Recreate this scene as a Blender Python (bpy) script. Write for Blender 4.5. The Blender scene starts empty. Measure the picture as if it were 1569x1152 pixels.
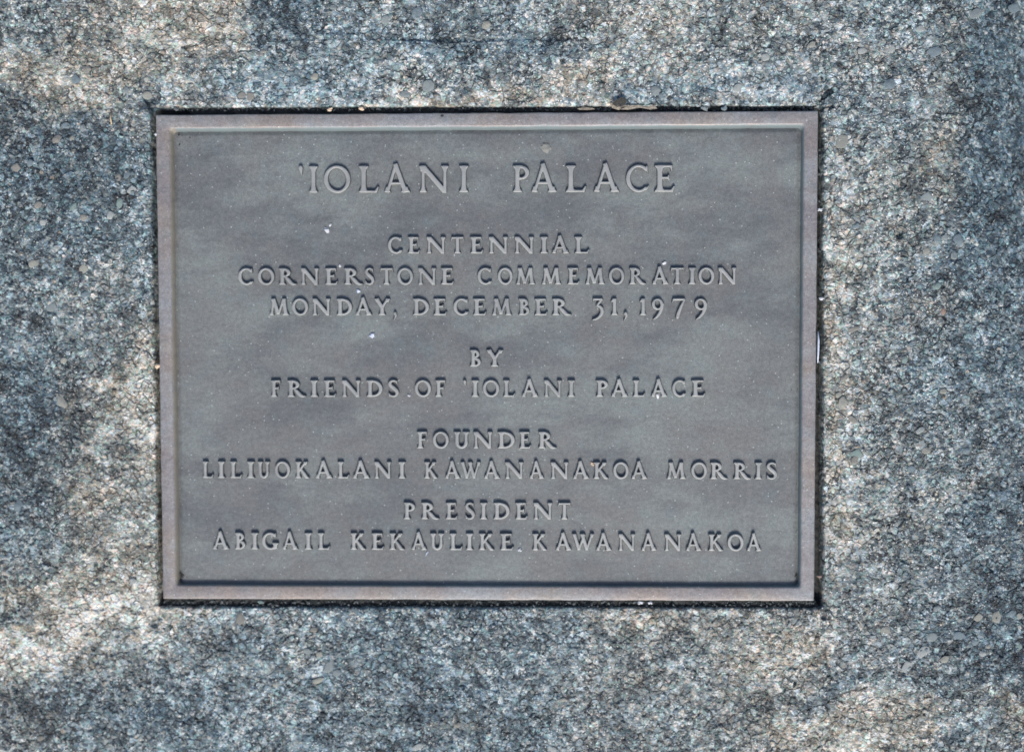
import bpy, bmesh, math, random
import numpy as np
from mathutils import Matrix, Vector, Euler
random.seed(7); RNG = np.random.default_rng(11)
S = bpy.context.scene
COL = S.collection

# ---------------------------------------------------------------- camera
CAM_LOC = (0.0412, 0.0336, 0.8769)
CAM_ROT = (-0.05064, 0.02825, -0.00251)
cd = bpy.data.cameras.new('camera'); cam = bpy.data.objects.new('camera', cd); COL.objects.link(cam)
cam.location = CAM_LOC; cam.rotation_euler = CAM_ROT
cd.sensor_width = 36; cd.lens = 50; cd.clip_start = .05; cd.clip_end = 60
cd.dof.use_dof = True; cd.dof.focus_distance = 0.861; cd.dof.aperture_fstop = 2.2
S.camera = cam

# ---------------------------------------------------------------- sky and soft light
SUN_EL, SUN_AZ = 45, 174          # azimuth of the light, degrees from +Y towards +X
w = bpy.data.worlds.new('World'); S.world = w; w.use_nodes = True
nt = w.node_tree
sky = nt.nodes.new('ShaderNodeTexSky'); sky.sky_type = 'NISHITA'; sky.sun_disc = False; sky.dust_density = 2.5; sky.ozone_density = .9; sky.air_density = .9
sky.sun_elevation = math.radians(SUN_EL); sky.sun_rotation = math.radians(SUN_AZ)
bg = nt.nodes['Background']; bg.inputs[1].default_value = 0.066
nt.links.new(sky.outputs[0], bg.inputs[0])
ld = bpy.data.lights.new('sun', 'SUN'); ld.energy = 1.5; ld.angle = math.radians(16); ld.color = (1, .95, .88)
sun = bpy.data.objects.new('sun', ld); COL.objects.link(sun)
az, el = math.radians(SUN_AZ), math.radians(SUN_EL)
sd = Vector((math.sin(az)*math.cos(el), math.cos(az)*math.cos(el), math.sin(el)))
sun.rotation_euler = sd.to_track_quat('Z', 'Y').to_euler(); sun.location = sd*3
S.view_settings.view_transform = 'Standard'; S.view_settings.look = 'None'
S.view_settings.gamma = 1; S.view_settings.exposure = 1.2

# ---------------------------------------------------------------- helpers
F = 50/36*1569
RM = np.array(Euler(CAM_ROT).to_matrix())
def at(x, y, z=0.0):
    """measured point of the photograph -> place on the level z of the stone"""
    x = np.asarray(x, float); y = np.asarray(y, float)
    d = np.stack([(x-784.5)/F, (576-y)/F, -np.ones_like(x)], -1) @ RM.T
    c = np.array(CAM_LOC); t = (z-c[2])/d[..., 2]
    return c[0]+d[..., 0]*t, c[1]+d[..., 1]*t
def to_px(X, Y, Z):
    q = (np.stack([X, Y, Z], -1)-np.array(CAM_LOC)) @ RM
    return 784.5+F*q[..., 0]/-q[..., 2], 576-F*q[..., 1]/-q[..., 2]
PX = 0.0004     # metres per measured pixel

def link(name, me, mat=None, parent=None, loc=None):
    o = bpy.data.objects.new(name, me); COL.objects.link(o)
    if mat and not me.materials: me.materials.append(mat)
    if parent: o.parent = parent
    if loc is not None: o.location = loc
    return o
def tag(o, label=None, cat=None, group=None, kind=None):
    for k, v in (('label', label), ('category', cat), ('group', group), ('kind', kind)):
        if v: o[k] = v
    return o
def smooth(me): me.polygons.foreach_set('use_smooth', np.ones(len(me.polygons), bool))

def grid_mesh(name, X, Y, Z, keep=None, att=None):
    ny, nx = X.shape
    me = bpy.data.meshes.new(name)
    idx = np.arange(ny*nx).reshape(ny, nx)
    q = np.stack([idx[:-1, :-1], idx[:-1, 1:], idx[1:, 1:], idx[1:, :-1]], -1).reshape(-1, 4)
    V = np.stack([X, Y, Z], -1).reshape(-1, 3)
    if keep is not None:
        q = q[keep[:-1, :-1].ravel() | keep[1:, 1:].ravel() | keep[1:, :-1].ravel() | keep[:-1, 1:].ravel()]
    used = np.zeros(len(V), bool); used[q.ravel()] = True
    remap = np.cumsum(used)-1; V = V[used]; q = remap[q]
    me.vertices.add(len(V)); me.vertices.foreach_set('co', V.astype(np.float32).ravel())
    me.loops.add(q.size); me.loops.foreach_set('vertex_index', q.ravel().astype(np.int32))
    me.polygons.add(len(q)); me.polygons.foreach_set('loop_start', np.arange(0, q.size, 4, dtype=np.int32))
    me.polygons.foreach_set('loop_total', np.full(len(q), 4, np.int32))
    me.update(calc_edges=True); smooth(me)
    if att is not None:
        a = me.color_attributes.new('stain', 'FLOAT_COLOR', 'POINT')
        a.data.foreach_set('color', att.reshape(-1, 4)[used].astype(np.float32).ravel())
    return me

def vnoise(X, Y, scale, seed):
    """value noise, smooth"""
    r = np.random.default_rng(seed); T = r.random((257, 257))
    x = (X*scale) % 256; y = (Y*scale) % 256
    xi = np.floor(x).astype(int); yi = np.floor(y).astype(int); fx = x-xi; fy = y-yi
    xi %= 256; yi %= 256
    fx = fx*fx*(3-2*fx); fy = fy*fy*(3-2*fy)
    return (T[yi, xi]*(1-fx)+T[yi, xi+1]*fx)*(1-fy)+(T[yi+1, xi]*(1-fx)+T[yi+1, xi+1]*fx)*fy
def fbm(X, Y, scale, seed, n=4, g=.55):
    s = 0; a = 1; t = 0
    for i in range(n):
        s = s+a*(vnoise(X+17.3, Y+9.1, scale*2**i, seed+i)-.5); t += a; a *= g
    return s/t*2
def sst(a, b, x):
    t = np.clip((x-a)/(b-a), 0, 1); return t*t*(3-2*t)

# ---------------------------------------------------------------- node helpers
class NT:
    def __init__(s, name, disp=False):
        s.m = bpy.data.materials.new(name); s.m.use_nodes = True; s.t = s.m.node_tree
        s.b = s.t.nodes['Principled BSDF']; s.out = s.t.nodes['Material Output']
    def n(s, typ, **kw):
        nd = s.t.nodes.new(typ)
        for k, v in kw.items():
            if k.startswith('i_'):
                key = k[2:]; key = int(key) if key.isdigit() else key
                s.set(nd.inputs[key], v)
            else: setattr(nd, k, v)
        return nd
    def set(s, inp, v):
        if isinstance(v, bpy.types.NodeSocket): s.t.links.new(v, inp)
        else: inp.default_value = v
    def math(s, op, a, b=0.0, c=0.0, clamp=False):
        nd = s.t.nodes.new('ShaderNodeMath'); nd.operation = op; nd.use_clamp = clamp
        for i, v in enumerate((a, b, c)): s.set(nd.inputs[i], v)
        return nd.outputs[0]
    def mix(s, f, a, b, mode='MIX'):
        nd = s.t.nodes.new('ShaderNodeMix'); nd.data_type = 'RGBA'; nd.blend_type = mode
        s.set(nd.inputs[0], f); s.set(nd.inputs[6], a); s.set(nd.inputs[7], b); return nd.outputs[2]
    def ramp(s, f, lo, hi, a=0.0, b=1.0, smooth=True):
        nd = s.t.nodes.new('ShaderNodeMapRange'); nd.interpolation_type = 'SMOOTHSTEP' if smooth else 'LINEAR'
        for i, v in enumerate((f, lo, hi, a, b)): s.set(nd.inputs[i], v)
        return nd.outputs[0]
    def noise(s, co, scale, detail=3, rough=.55, out=0, w=0):
        nd = s.n('ShaderNodeTexNoise'); s.set(nd.inputs['Vector'], co)
        nd.inputs['Scale'].default_value = scale; nd.inputs['Detail'].default_value = detail
        nd.inputs['Roughness'].default_value = rough
        return nd.outputs[out]
    def offset(s, co, v):
        nd = s.n('ShaderNodeVectorMath', operation='ADD'); s.set(nd.inputs[0], co); nd.inputs[1].default_value = v
        return nd.outputs[0]
def rgb(r, g, b):     # sRGB 0-255 of the surface's own colour -> linear
    f = lambda c: ((c/255+.055)/1.055)**2.4 if c > 10 else c/255/12.92
    return (f(r), f(g), f(b), 1)

# ---------------------------------------------------------------- stone material
def stone_material():
    N = NT('weathered_concrete'); t = N.t
    co = N.n('ShaderNodeTexCoord').outputs['Object']
    at_ = N.n('ShaderNodeAttribute', attribute_name='stain')
    sep = N.n('ShaderNodeSeparateColor'); t.links.new(at_.outputs['Color'], sep.inputs[0])
    tone, warm, grit = sep.outputs[0], sep.outputs[1], sep.outputs[2]
    # warped coordinates so that grains are irregular
    wn = N.noise(co, 260, 2, .6, out=1)
    wv = N.n('ShaderNodeVectorMath', operation='MULTIPLY_ADD'); t.links.new(wn, wv.inputs[0])
    wv.inputs[1].default_value = (.0020, .0020, 0); t.links.new(co, wv.inputs[2]); cw = wv.outputs[0]
    flat = N.n('ShaderNodeVectorMath', operation='MULTIPLY'); t.links.new(cw, flat.inputs[0]); flat.inputs[1].default_value = (1, 1, .35); cw = flat.outputs[0]
    def voro(scale, feat='F1', rnd=1.0, src=cw):
        v = N.n('ShaderNodeTexVoronoi', feature=feat); t.links.new(src, v.inputs['Vector'])
        v.inputs['Scale'].default_value = scale; v.inputs['Randomness'].default_value = rnd
        return v
    g1 = voro(300); g2 = voro(510); g3 = voro(1020)
    def csep(v):
        c = N.n('ShaderNodeSeparateColor'); t.links.new(v.outputs['Color'], c.inputs[0]); return c.outputs
    c1, c2, c3 = csep(g1), csep(g2), csep(g3)
    # which grains are proud, hard gravel and which are binder
    peb = N.ramp(c1[0], .68, .76)                     # share of coarse grains that stand out
    d1 = N.ramp(g1.outputs['Distance'], .10, .62, 1, 0)
    d2 = N.ramp(g2.outputs['Distance'], .05, .68, 1, 0)
    d3 = N.ramp(g3.outputs['Distance'], .05, .70, 1, 0)
    big = N.noise(co, 95, 4, .6); mid = N.noise(N.offset(co, (3.1, 1.7, 0)), 30, 5, .62)
    # crazing
    wn2 = N.noise(co, 90, 3, .6, out=1)
    w2 = N.n('ShaderNodeVectorMath', operation='MULTIPLY_ADD'); t.links.new(wn2, w2.inputs[0])
    w2.inputs[1].default_value = (.009, .009, 0); t.links.new(co, w2.inputs[2])
    wn3 = N.noise(co, 330, 2, .6, out=1)
    w3 = N.n('ShaderNodeVectorMath', operation='MULTIPLY_ADD'); t.links.new(wn3, w3.inputs[0])
    w3.inputs[1].default_value = (.003, .003, 0); t.links.new(co, w3.inputs[2])
    k1 = voro(95, 'DISTANCE_TO_EDGE', 1, w2.outputs[0]); k2 = voro(225, 'DISTANCE_TO_EDGE', 1, w3.outputs[0])
    kn = N.noise(N.offset(co, (7, 2, 0)), 26, 3, .6)
    cr1 = N.math('MULTIPLY', N.ramp(k1.outputs['Distance'], .012, .055, 1, 0), N.ramp(kn, .50, .60))
    cr2 = N.math('MULTIPLY', N.ramp(k2.outputs['Distance'], .02, .15, 1, 0), N.ramp(N.noise(N.offset(co, (5, 5, 0)), 60, 4, .6), .40, .58))
    crack = N.math('MAXIMUM', cr1, N.math('MULTIPLY', cr2, .9))
    # ---- height (metres)
    h = N.math('MULTIPLY', N.math('MULTIPLY', d1, peb), .95)
    h = N.math('ADD', h, N.math('MULTIPLY', N.math('MULTIPLY', d2, N.ramp(c2[1], .15, .9)), .62))
    h = N.math('ADD', h, N.math('MULTIPLY', d3, .25))
    h = N.math('MULTIPLY', h, grit)
    h = N.math('ADD', h, N.math('MULTIPLY', big, .9))
    pit = N.ramp(c2[2], .93, .97)
    h = N.math('SUBTRACT', h, N.math('MULTIPLY', N.math('MULTIPLY', pit, d2), .9))
    h = N.math('SUBTRACT', h, N.math('MULTIPLY', crack, .75))
    h = N.math('ADD', N.math('MULTIPLY', N.math('SUBTRACT', h, .9), at_.outputs['Alpha']), .9)
    disp = N.n('ShaderNodeDisplacement'); t.links.new(h, disp.inputs['Height'])
    disp.inputs['Midlevel'].default_value = .9; disp.inputs['Scale'].default_value = .00115
    t.links.new(disp.outputs[0], N.out.inputs['Displacement'])
    N.m.displacement_method = 'BOTH'
    # ---- colour
    tt = N.math('ADD', tone, N.math('MULTIPLY', N.math('SUBTRACT', mid, .5), .55))
    tt = N.math('ADD', tt, N.math('MULTIPLY', N.math('SUBTRACT', big, .5), .95))
    amp = N.ramp(N.noise(N.offset(co, (4, 6, 0)), 55, 4, .6), .38, .62, .45, 1.15)
    amp = N.math('MULTIPLY', amp, N.ramp(warm, .3, .9, 1, .75))
    ta = N.math('ADD', tt, N.math('MULTIPLY', N.math('MULTIPLY', N.math('SUBTRACT', c2[0], .5), .58), amp))
    k2c = N.n('ShaderNodeTexVoronoi'); t.links.new(w3.outputs[0], k2c.inputs['Vector']); k2c.inputs['Scale'].default_value = 225
    ck = csep(k2c); ta = N.math('ADD', ta, N.math('MULTIPLY', N.math('SUBTRACT', ck[0], .5), .26))
    ta = N.math('ADD', ta, N.math('MULTIPLY', N.math('MULTIPLY', N.math('SUBTRACT', c3[0], .5), .30), amp))
    cool = N.n('ShaderNodeValToRGB'); t.links.new(ta, cool.inputs[0])
    e = cool.color_ramp.elements; e[0].position = 0; e[0].color = rgb(26, 32, 37); e[1].position = 1; e[1].color = rgb(196, 207, 208)
    for p, c in ((.25, rgb(52, 67, 77)), (.5, rgb(95, 114, 122)), (.75, rgb(142, 159, 165))): k = e.new(p); k.color = c
    wrm = N.n('ShaderNodeValToRGB'); t.links.new(ta, wrm.inputs[0])
    e = wrm.color_ramp.elements; e[0].position = 0; e[0].color = rgb(36, 36, 35); e[1].position = 1; e[1].color = rgb(222, 218, 209)
    for p, c in ((.25, rgb(68, 69, 66)), (.5, rgb(124, 121, 110)), (.75, rgb(174, 170, 157))): k = e.new(p); k.color = c
    wf = N.math('ADD', warm, N.math('MULTIPLY', N.math('SUBTRACT', c3[1], .5), .45))
    wf = N.math('ADD', wf, N.math('MULTIPLY', N.math('SUBTRACT', kn, .5), .6), clamp=True)
    base = N.mix(wf, cool.outputs[0], wrm.outputs[0])
    # grain tints: bluish, teal and pinkish grains
    tint = N.n('ShaderNodeValToRGB'); t.links.new(c2[1], tint.inputs[0]); tint.color_ramp.interpolation = 'CONSTANT'
    e = tint.color_ramp.elements; e[0].position = 0; e[0].color = (.86, .97, 1.10, 1); e[1].position = .2; e[1].color = (1, 1, 1, 1)
    for p, c in ((.45, (.84, 1.06, 1.06, 1)), (.62, (1.10, 1.0, .92, 1)), (.74, (.96, .98, 1.03, 1)), (.9, (1.12, .97, .95, 1))): k = e.new(p); k.color = c
    base = N.mix(.95, base, tint.outputs[0], 'MULTIPLY')
    # proud gravel with its own pale or slaty colour
    pc = N.n('ShaderNodeValToRGB'); t.links.new(c1[1], pc.inputs[0]); pc.color_ramp.interpolation = 'CONSTANT'
    e = pc.color_ramp.elements; e[0].position = 0; e[0].color = rgb(112, 128, 140); e[1].position = .3; e[1].color = rgb(84, 94, 104)
    for p, c in ((.48, rgb(150, 164, 166)), (.68, rgb(128, 138, 136)), (.82, rgb(182, 182, 174)), (.93, rgb(186, 172, 152))): k = e.new(p); k.color = c
    pm = N.math('MULTIPLY', N.math('MULTIPLY', peb, N.ramp(d1, .25, .5)), N.math('MULTIPLY', N.ramp(c1[2], .2, .9), .5))
    pm = N.math('MULTIPLY', pm, grit, clamp=True)
    base = N.mix(pm, base, pc.outputs[0])
    # glints of fine mineral grains, painted pale into the base colour
    gl = N.math('MULTIPLY', N.ramp(c3[2], .925, .95), N.ramp(d3, .35, .6))
    gl = N.math('MULTIPLY', gl, N.ramp(tt, .1, .7, .25, .9))
    base = N.mix(gl, base, rgb(232, 234, 230))
    base = N.mix(N.math('MULTIPLY', crack, .6), base, rgb(40, 46, 50))     # crazing lines mixed towards dark grey
    t.links.new(base, N.b.inputs['Base Color'])
    N.b.inputs['Roughness'].default_value = .72
    r = N.ramp(c3[1], 0, 1, .42, .95, False); t.links.new(r, N.b.inputs['Roughness'])
    N.b.inputs['Specular IOR Level'].default_value = .55
    return N.m
M_stone = stone_material()

# ---------------------------------------------------------------- the stone with its pocket
def axis(lo, hi, step, out):
    a = np.arange(lo, hi+step/2, step)
    r = [hi]; s = step
    while r[-1] < out: s *= 1.25; r.append(r[-1]+s)
    l = [lo]; s = step
    while l[-1] > -out: s *= 1.25; l.append(l[-1]-s)
    return np.concatenate([l[:0:-1], a, r[1:]])
STEP = .00056
x0, y1 = at(-12, -12); x1, y0 = at(1581, 1164)
xs = axis(float(x0)-.004, float(x1)+.004, STEP, 1.0); ys = axis(float(y0)-.004, float(y1)+.004, STEP, 1.0)
GX, GY = np.meshgrid(xs, ys)
GZ0 = np.zeros_like(GX)
PXX, PYY = to_px(GX, GY, GZ0)
inview = (PXX > -60) & (PXX < 1630) & (PYY > -60) & (PYY < 1212)

# tone map: brightness of the stone's own stains, plus shade painted on the falling right shoulder, on a coarse lattice, in the order of the photograph
TONE = np.array([
 [118,124,142,146,112,122,126,110,124,138,140,128,132,124,110, 92],
 [124,134,140,142,144,148,146,138,146,150,146,142,134,122,112, 90],
 [ 80, 84,104,130,140,140,140,140,140,140,140,140,136,130,114, 88],
 [ 80, 88,108,120,130,130,130,130,130,130,130,130,134,136,112, 86],
 [106,110,126,130,130,130,130,130,130,130,130,130,134,134,108, 88],
 [ 96,108,140,130,130,130,130,130,130,130,130,130,136,130,108, 92],
 [ 72,106,152,130,130,130,130,130,130,130,130,130,136,126,110, 96],
 [ 72,108,136,130,130,130,130,130,130,130,130,130,134,128,112,100],
 [ 90,116,138,130,130,130,130,130,130,130,130,130,138,134,110, 88],
 [118,148,156,130,128,128,130,130,130,132,132,134,134,118, 98, 82],
 [150,130,112,118,122,120,100,108,114,122,126,134,126,116, 96, 76],
 [ 92, 98,104,112,116,104, 94,104,112,120,122,126,134,140,128,114]], float)
WARM = np.array([
 [.35,.55,.75,.80,.25,.25,.30,.25,.35,.55,.60,.50,.50,.40,.30,.15],
 [.60,.70,.60,.30,.20,.25,.45,.45,.50,.65,.45,.35,.35,.25,.30,.20],
 [.15,.10,.15,.30,.30,.30,.30,.30,.30,.30,.30,.30,.30,.40,.35,.20],
 [.10,.10,.15,.30,.30,.30,.30,.30,.30,.30,.30,.30,.35,.40,.35,.15],
 [.20,.20,.30,.30,.30,.30,.30,.30,.30,.30,.30,.30,.35,.40,.30,.15],
 [.15,.20,.45,.30,.30,.30,.30,.30,.30,.30,.30,.30,.40,.35,.25,.15],
 [.20,.40,.55,.30,.30,.30,.30,.30,.30,.30,.30,.30,.40,.30,.25,.20],
 [.20,.40,.45,.30,.30,.30,.30,.30,.30,.30,.30,.30,.40,.35,.30,.25],
 [.25,.45,.45,.30,.30,.30,.30,.30,.30,.30,.30,.30,.40,.40,.30,.15],
 [.60,.75,.60,.35,.35,.35,.35,.35,.40,.50,.55,.60,.45,.35,.25,.20],
 [.75,.45,.25,.25,.30,.25,.20,.30,.30,.45,.45,.60,.45,.35,.20,.10],
 [.40,.30,.20,.20,.30,.25,.20,.25,.30,.35,.40,.50,.60,.65,.50,.30]], float)
TONE[2:10, 0] += 6; TONE[3:10, 1] += 12; TONE[3:10, 2] += 10; TONE[1:10, 13] += 6; TONE[1:10, 12] += 6; TONE[2:10, 14] += 5; TONE[:2] += 4; TONE[10:] += 4
WARM += .03; WARM[9:12, 3:9] -= .12; WARM[:2, 4:13] -= .05; WARM[4:10, 1:3] += .2; WARM[2:10, 12:14] += .12; WARM[:3, 15] -= .1; WARM[3:6, 15] -= .1
TONE[8:11, 0] += 6; TONE[9:11, 1] += 4; TONE[6:8, 0] -= 6
def lattice(T, px, py):
    u = np.clip(px/98.06-.5, 0, 14.999); v = np.clip(py/96-.5, 0, 10.999)
    i = u.astype(int); j = v.astype(int); fu = u-i; fv = v-j
    fu = fu*fu*(3-2*fu); fv = fv*fv*(3-2*fv)
    return (T[j, i]*(1-fu)+T[j, i+1]*fu)*(1-fv)+(T[j+1, i]*(1-fu)+T[j+1, i+1]*fu)*fv
wx = fbm(GX, GY, 28, 3)*44+fbm(GX, GY, 120, 31)*26; wy = fbm(GX, GY, 28, 13)*44+fbm(GX, GY, 120, 41)*26
lum = lattice(TONE, PXX+wx, PYY+wy); warm = lattice(WARM, PXX+wx, PYY+wy)
grit = np.ones_like(lum)
# stains with outlines of their own: x, y, half width, half height, angle, brightness, warmth
BL = [(80,185,150,26,24,-34,-.2),(200,160,60,14,20,-30,-.3),(60,250,90,60,0,-14,-.1),(110,330,60,45,10,-16,-.1),(225,140,26,22,0,-26,-.4),
 (215,420,26,60,0,-12,-.2),(60,110,110,26,18,18,.25),(190,110,70,26,20,12,.2),(290,45,70,22,0,18,.35),(440,12,40,30,0,-34,-.4),(455,50,24,14,0,-16,-.2),
 (310,58,38,9,0,-26,-.3),(400,60,30,9,0,-32,-.3),(500,58,60,8,0,-20,-.2),(640,62,70,14,0,-26,-.3),(700,75,46,22,0,-30,-.3),(840,62,60,10,0,-26,-.4),(915,58,30,8,0,-24,-.4),
 (1205,58,46,12,-6,-24,-.2),(1190,100,30,10,0,-14,-.1),(580,20,50,20,0,12,.1),(1000,40,60,20,0,10,.1),(350,110,60,30,0,10,-.3),(450,130,60,22,0,12,-.25),
 (640,152,70,9,0,24,.5),(760,148,60,10,0,26,.6),(840,156,50,8,0,24,.3),(915,156,40,8,0,26,.2),(540,158,60,7,0,16,.2),(400,160,80,7,0,14,0),
 (880,110,60,26,-20,12,.3),(1000,140,60,14,0,-8,-.4),(1080,125,50,10,0,-12,-.4),(1160,148,60,9,0,14,.1),(1225,128,26,14,0,-10,-.5),
 (1290,400,22,60,0,10,.1),(1280,480,16,60,0,10,.2),(1280,600,16,90,0,14,.25),(1275,700,12,60,0,12,.2),(1285,820,18,50,0,14,.4),(1350,480,50,16,-20,-8,0),
 (1430,560,70,14,10,-12,-.1),(1400,700,60,20,-20,-10,0),(1490,830,60,50,-20,-12,-.1),(1460,760,60,20,-20,8,.2),
 (212,560,18,60,0,26,.1),(216,640,17,70,0,36,.2),(222,730,12,60,0,22,0),(190,600,30,40,0,12,.3),(105,610,26,22,0,-34,0),(95,640,12,30,20,26,.5),
 (60,660,60,60,0,-14,-.1),(120,700,46,40,0,-10,0),(140,760,60,20,-10,12,.3),(205,870,30,26,0,16,.1),
 (180,925,80,36,-36,34,.3),(110,965,110,38,-30,26,.3),(40,1010,80,38,-24,28,.4),(215,975,44,40,-30,26,.2),(160,1010,60,14,-30,20,.2),(60,900,90,14,-20,12,.4),
 (20,950,40,20,-10,-20,-.2),(270,930,30,8,0,26,0),(330,940,50,10,0,22,-.1),(250,1090,120,34,-6,-12,-.2),(100,1080,90,20,-10,-16,-.1),(30,1120,60,20,0,-12,0),
 (690,1075,60,16,-14,-30,-.2),(740,1050,40,16,0,-18,-.2),(640,1030,70,16,10,-14,-.1),(560,1080,60,16,0,-8,0),(700,1105,40,14,0,6,.5),(500,1130,30,20,0,-14,-.1),
 (430,1010,60,14,-10,12,.2),(960,950,90,20,0,10,.2),(1200,1000,60,30,-10,14,.5),(1270,1060,60,14,-20,-12,-.4),(1330,1110,120,36,-14,15,.45),(1230,1120,60,18,0,10,.2),
 (1530,1000,60,34,10,-32,-.2),(1460,1050,60,14,-20,-14,-.2),(1545,1075,40,18,30,22,.3),(1540,920,50,40,0,-12,-.1),(1520,1120,60,20,-20,12,.1),(1450,1130,60,10,-20,-24,-.4),
 (1540,150,60,130,10,-16,-.2),(1530,330,60,90,0,-14,-.2),(1470,180,40,60,0,8,.2),(1440,250,40,50,10,8,.3)]  # first two deepen stain and painted shade on the right shoulder
brk = np.clip(1+fbm(GX, GY, 70, 501)*1.0+fbm(GX, GY, 260, 511)*.9, .1, 1.9)
for bx, by, a, b, ang, dl, dw in BL:
    c, s_ = math.cos(math.radians(ang)), math.sin(math.radians(ang))
    qx, qy = PXX+wx*.5-bx, PYY+wy*.5-by
    m = sst(1.55, .25, np.sqrt(((qx*c+qy*s_)/a)**2+((-qx*s_+qy*c)/b)**2))
    m = m*brk; lum += m*dl*(.85 if dl > 0 else 1.1); warm += m*dw
# smoother, trowelled bands near the upper edge of the pocket and the right margin
grit -= .45*sst(60, 20, np.abs(PYY-135))*sst(250, 300, PXX)*sst(1300, 1240, PXX)
grit -= .35*sst(60, 15, np.abs(PXX-1285))*sst(170, 260, PYY)
grit -= .45*sst(1420, 1540, PXX+wx)*sst(620, 380, PYY)
grit += .15*sst(200, 60, PXX)
lum += fbm(GX, GY, 60, 77)*13
pale = sst(.45, .85, warm)
lum += pale*10; warm += pale*.15; lum += 4
lum += 9*sst(30, 8, np.abs(PXX-1290+wx*.3))*sst(200, 300, PYY)*brk
lum = 127+(lum-127)*.80+7
tone = np.clip((lum-8)/235, 0, 1.2)

# pocket cut for the plaque
PK = [(230,164.5),(1261.5,162),(1261,931.5),(242,929)]
pk = [tuple(float(v) for v in at(x, y, 0)) for x, y in PK]
def poly_sd(poly, X, Y):
    d = None; inside = np.zeros(X.shape, bool); n = len(poly)
    for i in range(n):
        ax, ay = poly[i]; bx, by = poly[(i+1) % n]
        ex, ey = bx-ax, by-ay; t = np.clip(((X-ax)*ex+(Y-ay)*ey)/(ex*ex+ey*ey+1e-20), 0, 1)
        q = (X-ax-ex*t)**2+(Y-ay-ey*t)**2; d = q if d is None else np.minimum(d, q)
        if ay != by: inside ^= ((ay > Y) != (by > Y)) & (X < (bx-ax)*(Y-ay)/(by-ay)+ax)
    return np.where(inside, -1, 1)*np.sqrt(d)
sd_ = poly_sd(pk, GX+fbm(GX, GY, 90, 5)*.0006+fbm(GX, GY, 380, 51)*.0002, GY+fbm(GX, GY, 90, 6)*.0006+fbm(GX, GY, 380, 61)*.0002)
Z = fbm(GX, GY, 14, 9)*.0009+fbm(GX, GY, 45, 19)*.0006
near = sst(.012, .0, np.abs(sd_)); Z *= 1-near*.6
Z -= .0006*sst(.0022, 0, sd_)                      # worn arris
Z = Z-.0150*sst(.0004, -.0007, sd_)
# saw cuts and chipped corners running past the pocket: polyline px, half width px, depth
def groove(pts, hw, depth):
    global Z
    P = [tuple(float(v) for v in at(x, y)) for x, y in pts]
    d = None
    for (ax, ay), (bx, by) in zip(P[:-1], P[1:]):
        ex, ey = bx-ax, by-ay; t = np.clip(((GX-ax)*ex+(GY-ay)*ey)/(ex*ex+ey*ey), 0, 1)
        q = np.hypot(GX-ax-ex*t, GY-ay-ey*t); d = q if d is None else np.minimum(d, q)
    Z = np.minimum(Z, Z*0-depth+depth*sst(hw*PX*.4, hw*PX*1.5, d)+np.where(d > hw*PX*1.5, 1, 0))
groove([(1257,168),(1258,152),(1266,142),(1274,139)], 3.4, .005)
groove([(1262,164),(1285,163)], 2.0, .0022)
groove([(233,180),(230,160),(222,150)], 3.2, .0022)
groove([(240,170),(262,164)], 3.0, .004)
groove([(241,925),(239,945),(236,958)], 3.4, .003)
groove([(1261,925),(1262,946)], 3.0, .0025)
groove([(500,912),(458,960),(430,985)], 1.1, .0012)
groove([(743,935),(735,960),(718,985)], 1.1, .0012)
groove([(1372,250),(1372,300),(1374,330)], 2.2, .0009)
groove([(1213,980),(1222,1030),(1217,1050)], 1.5, .0014)
groove([(1272,1020),(1270,1045)], 1.5, .0014)
groove([(270,57),(420,60),(560,57),(700,60),(905,58)], 3.0, .0009)
groove([(920,56),(1100,60),(1240,52)], 2.4, .0006)
for hx, hy, hr, hd in ((1379,360,4,.006),(1315,338,3.5,.004),(110,518,4,.006),(22,1056,4,.005),(367,146,3.5,.004),(655,145,3,.004),(498,1065,5,.003),(1230,158,2.5,.003)):
    X_, Y_ = at(hx, hy); d = np.hypot(GX-X_, (GY-Y_)*.8); Z -= .5*hd*sst(hr*PX*1.5, hr*PX*.3, d)
# the stone's rounded shoulder falls away beyond the upper right
fall = np.clip(PXX-(1392+np.clip(PYY-200, 0, 1e4)*.22), 0, None)*PX
Z -= np.where(fall > 0, np.minimum(4.5*fall**2, .36*fall+0*fall), 0)
# coarse outer sheet stays calm
Z = np.where(inview, Z, np.where(PXX > 1600, Z, Z*.5))
Z -= np.where((GX < .4) & inview, 0, 0)
att = np.stack([np.clip(tone, 0, 1.2), np.clip(warm, 0, 1), np.clip(grit, .2, 1.3), .12+.88*sst(-.0003, .0009, sd_)], -1)
# nothing is needed deep under the plaque's middle: keep the floor but drop density there
inner = poly_sd([tuple(float(v) for v in at(x, y)) for x, y in ((300,230),(1190,230),(1190,860),(300,860))], GX, GY) < 0
stone = link('stone_ground', grid_mesh('stone_ground', GX, GY, Z, keep=~inner, att=att), M_stone)
tag(stone, 'weathered grey concrete stone with exposed gravel and dark stains around the plaque', kind='structure')
def stone_z(X, Y):
    i = np.clip(np.searchsorted(xs, X), 1, len(xs)-1); j = np.clip(np.searchsorted(ys, Y), 1, len(ys)-1)
    return float(Z[j, i])

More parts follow.
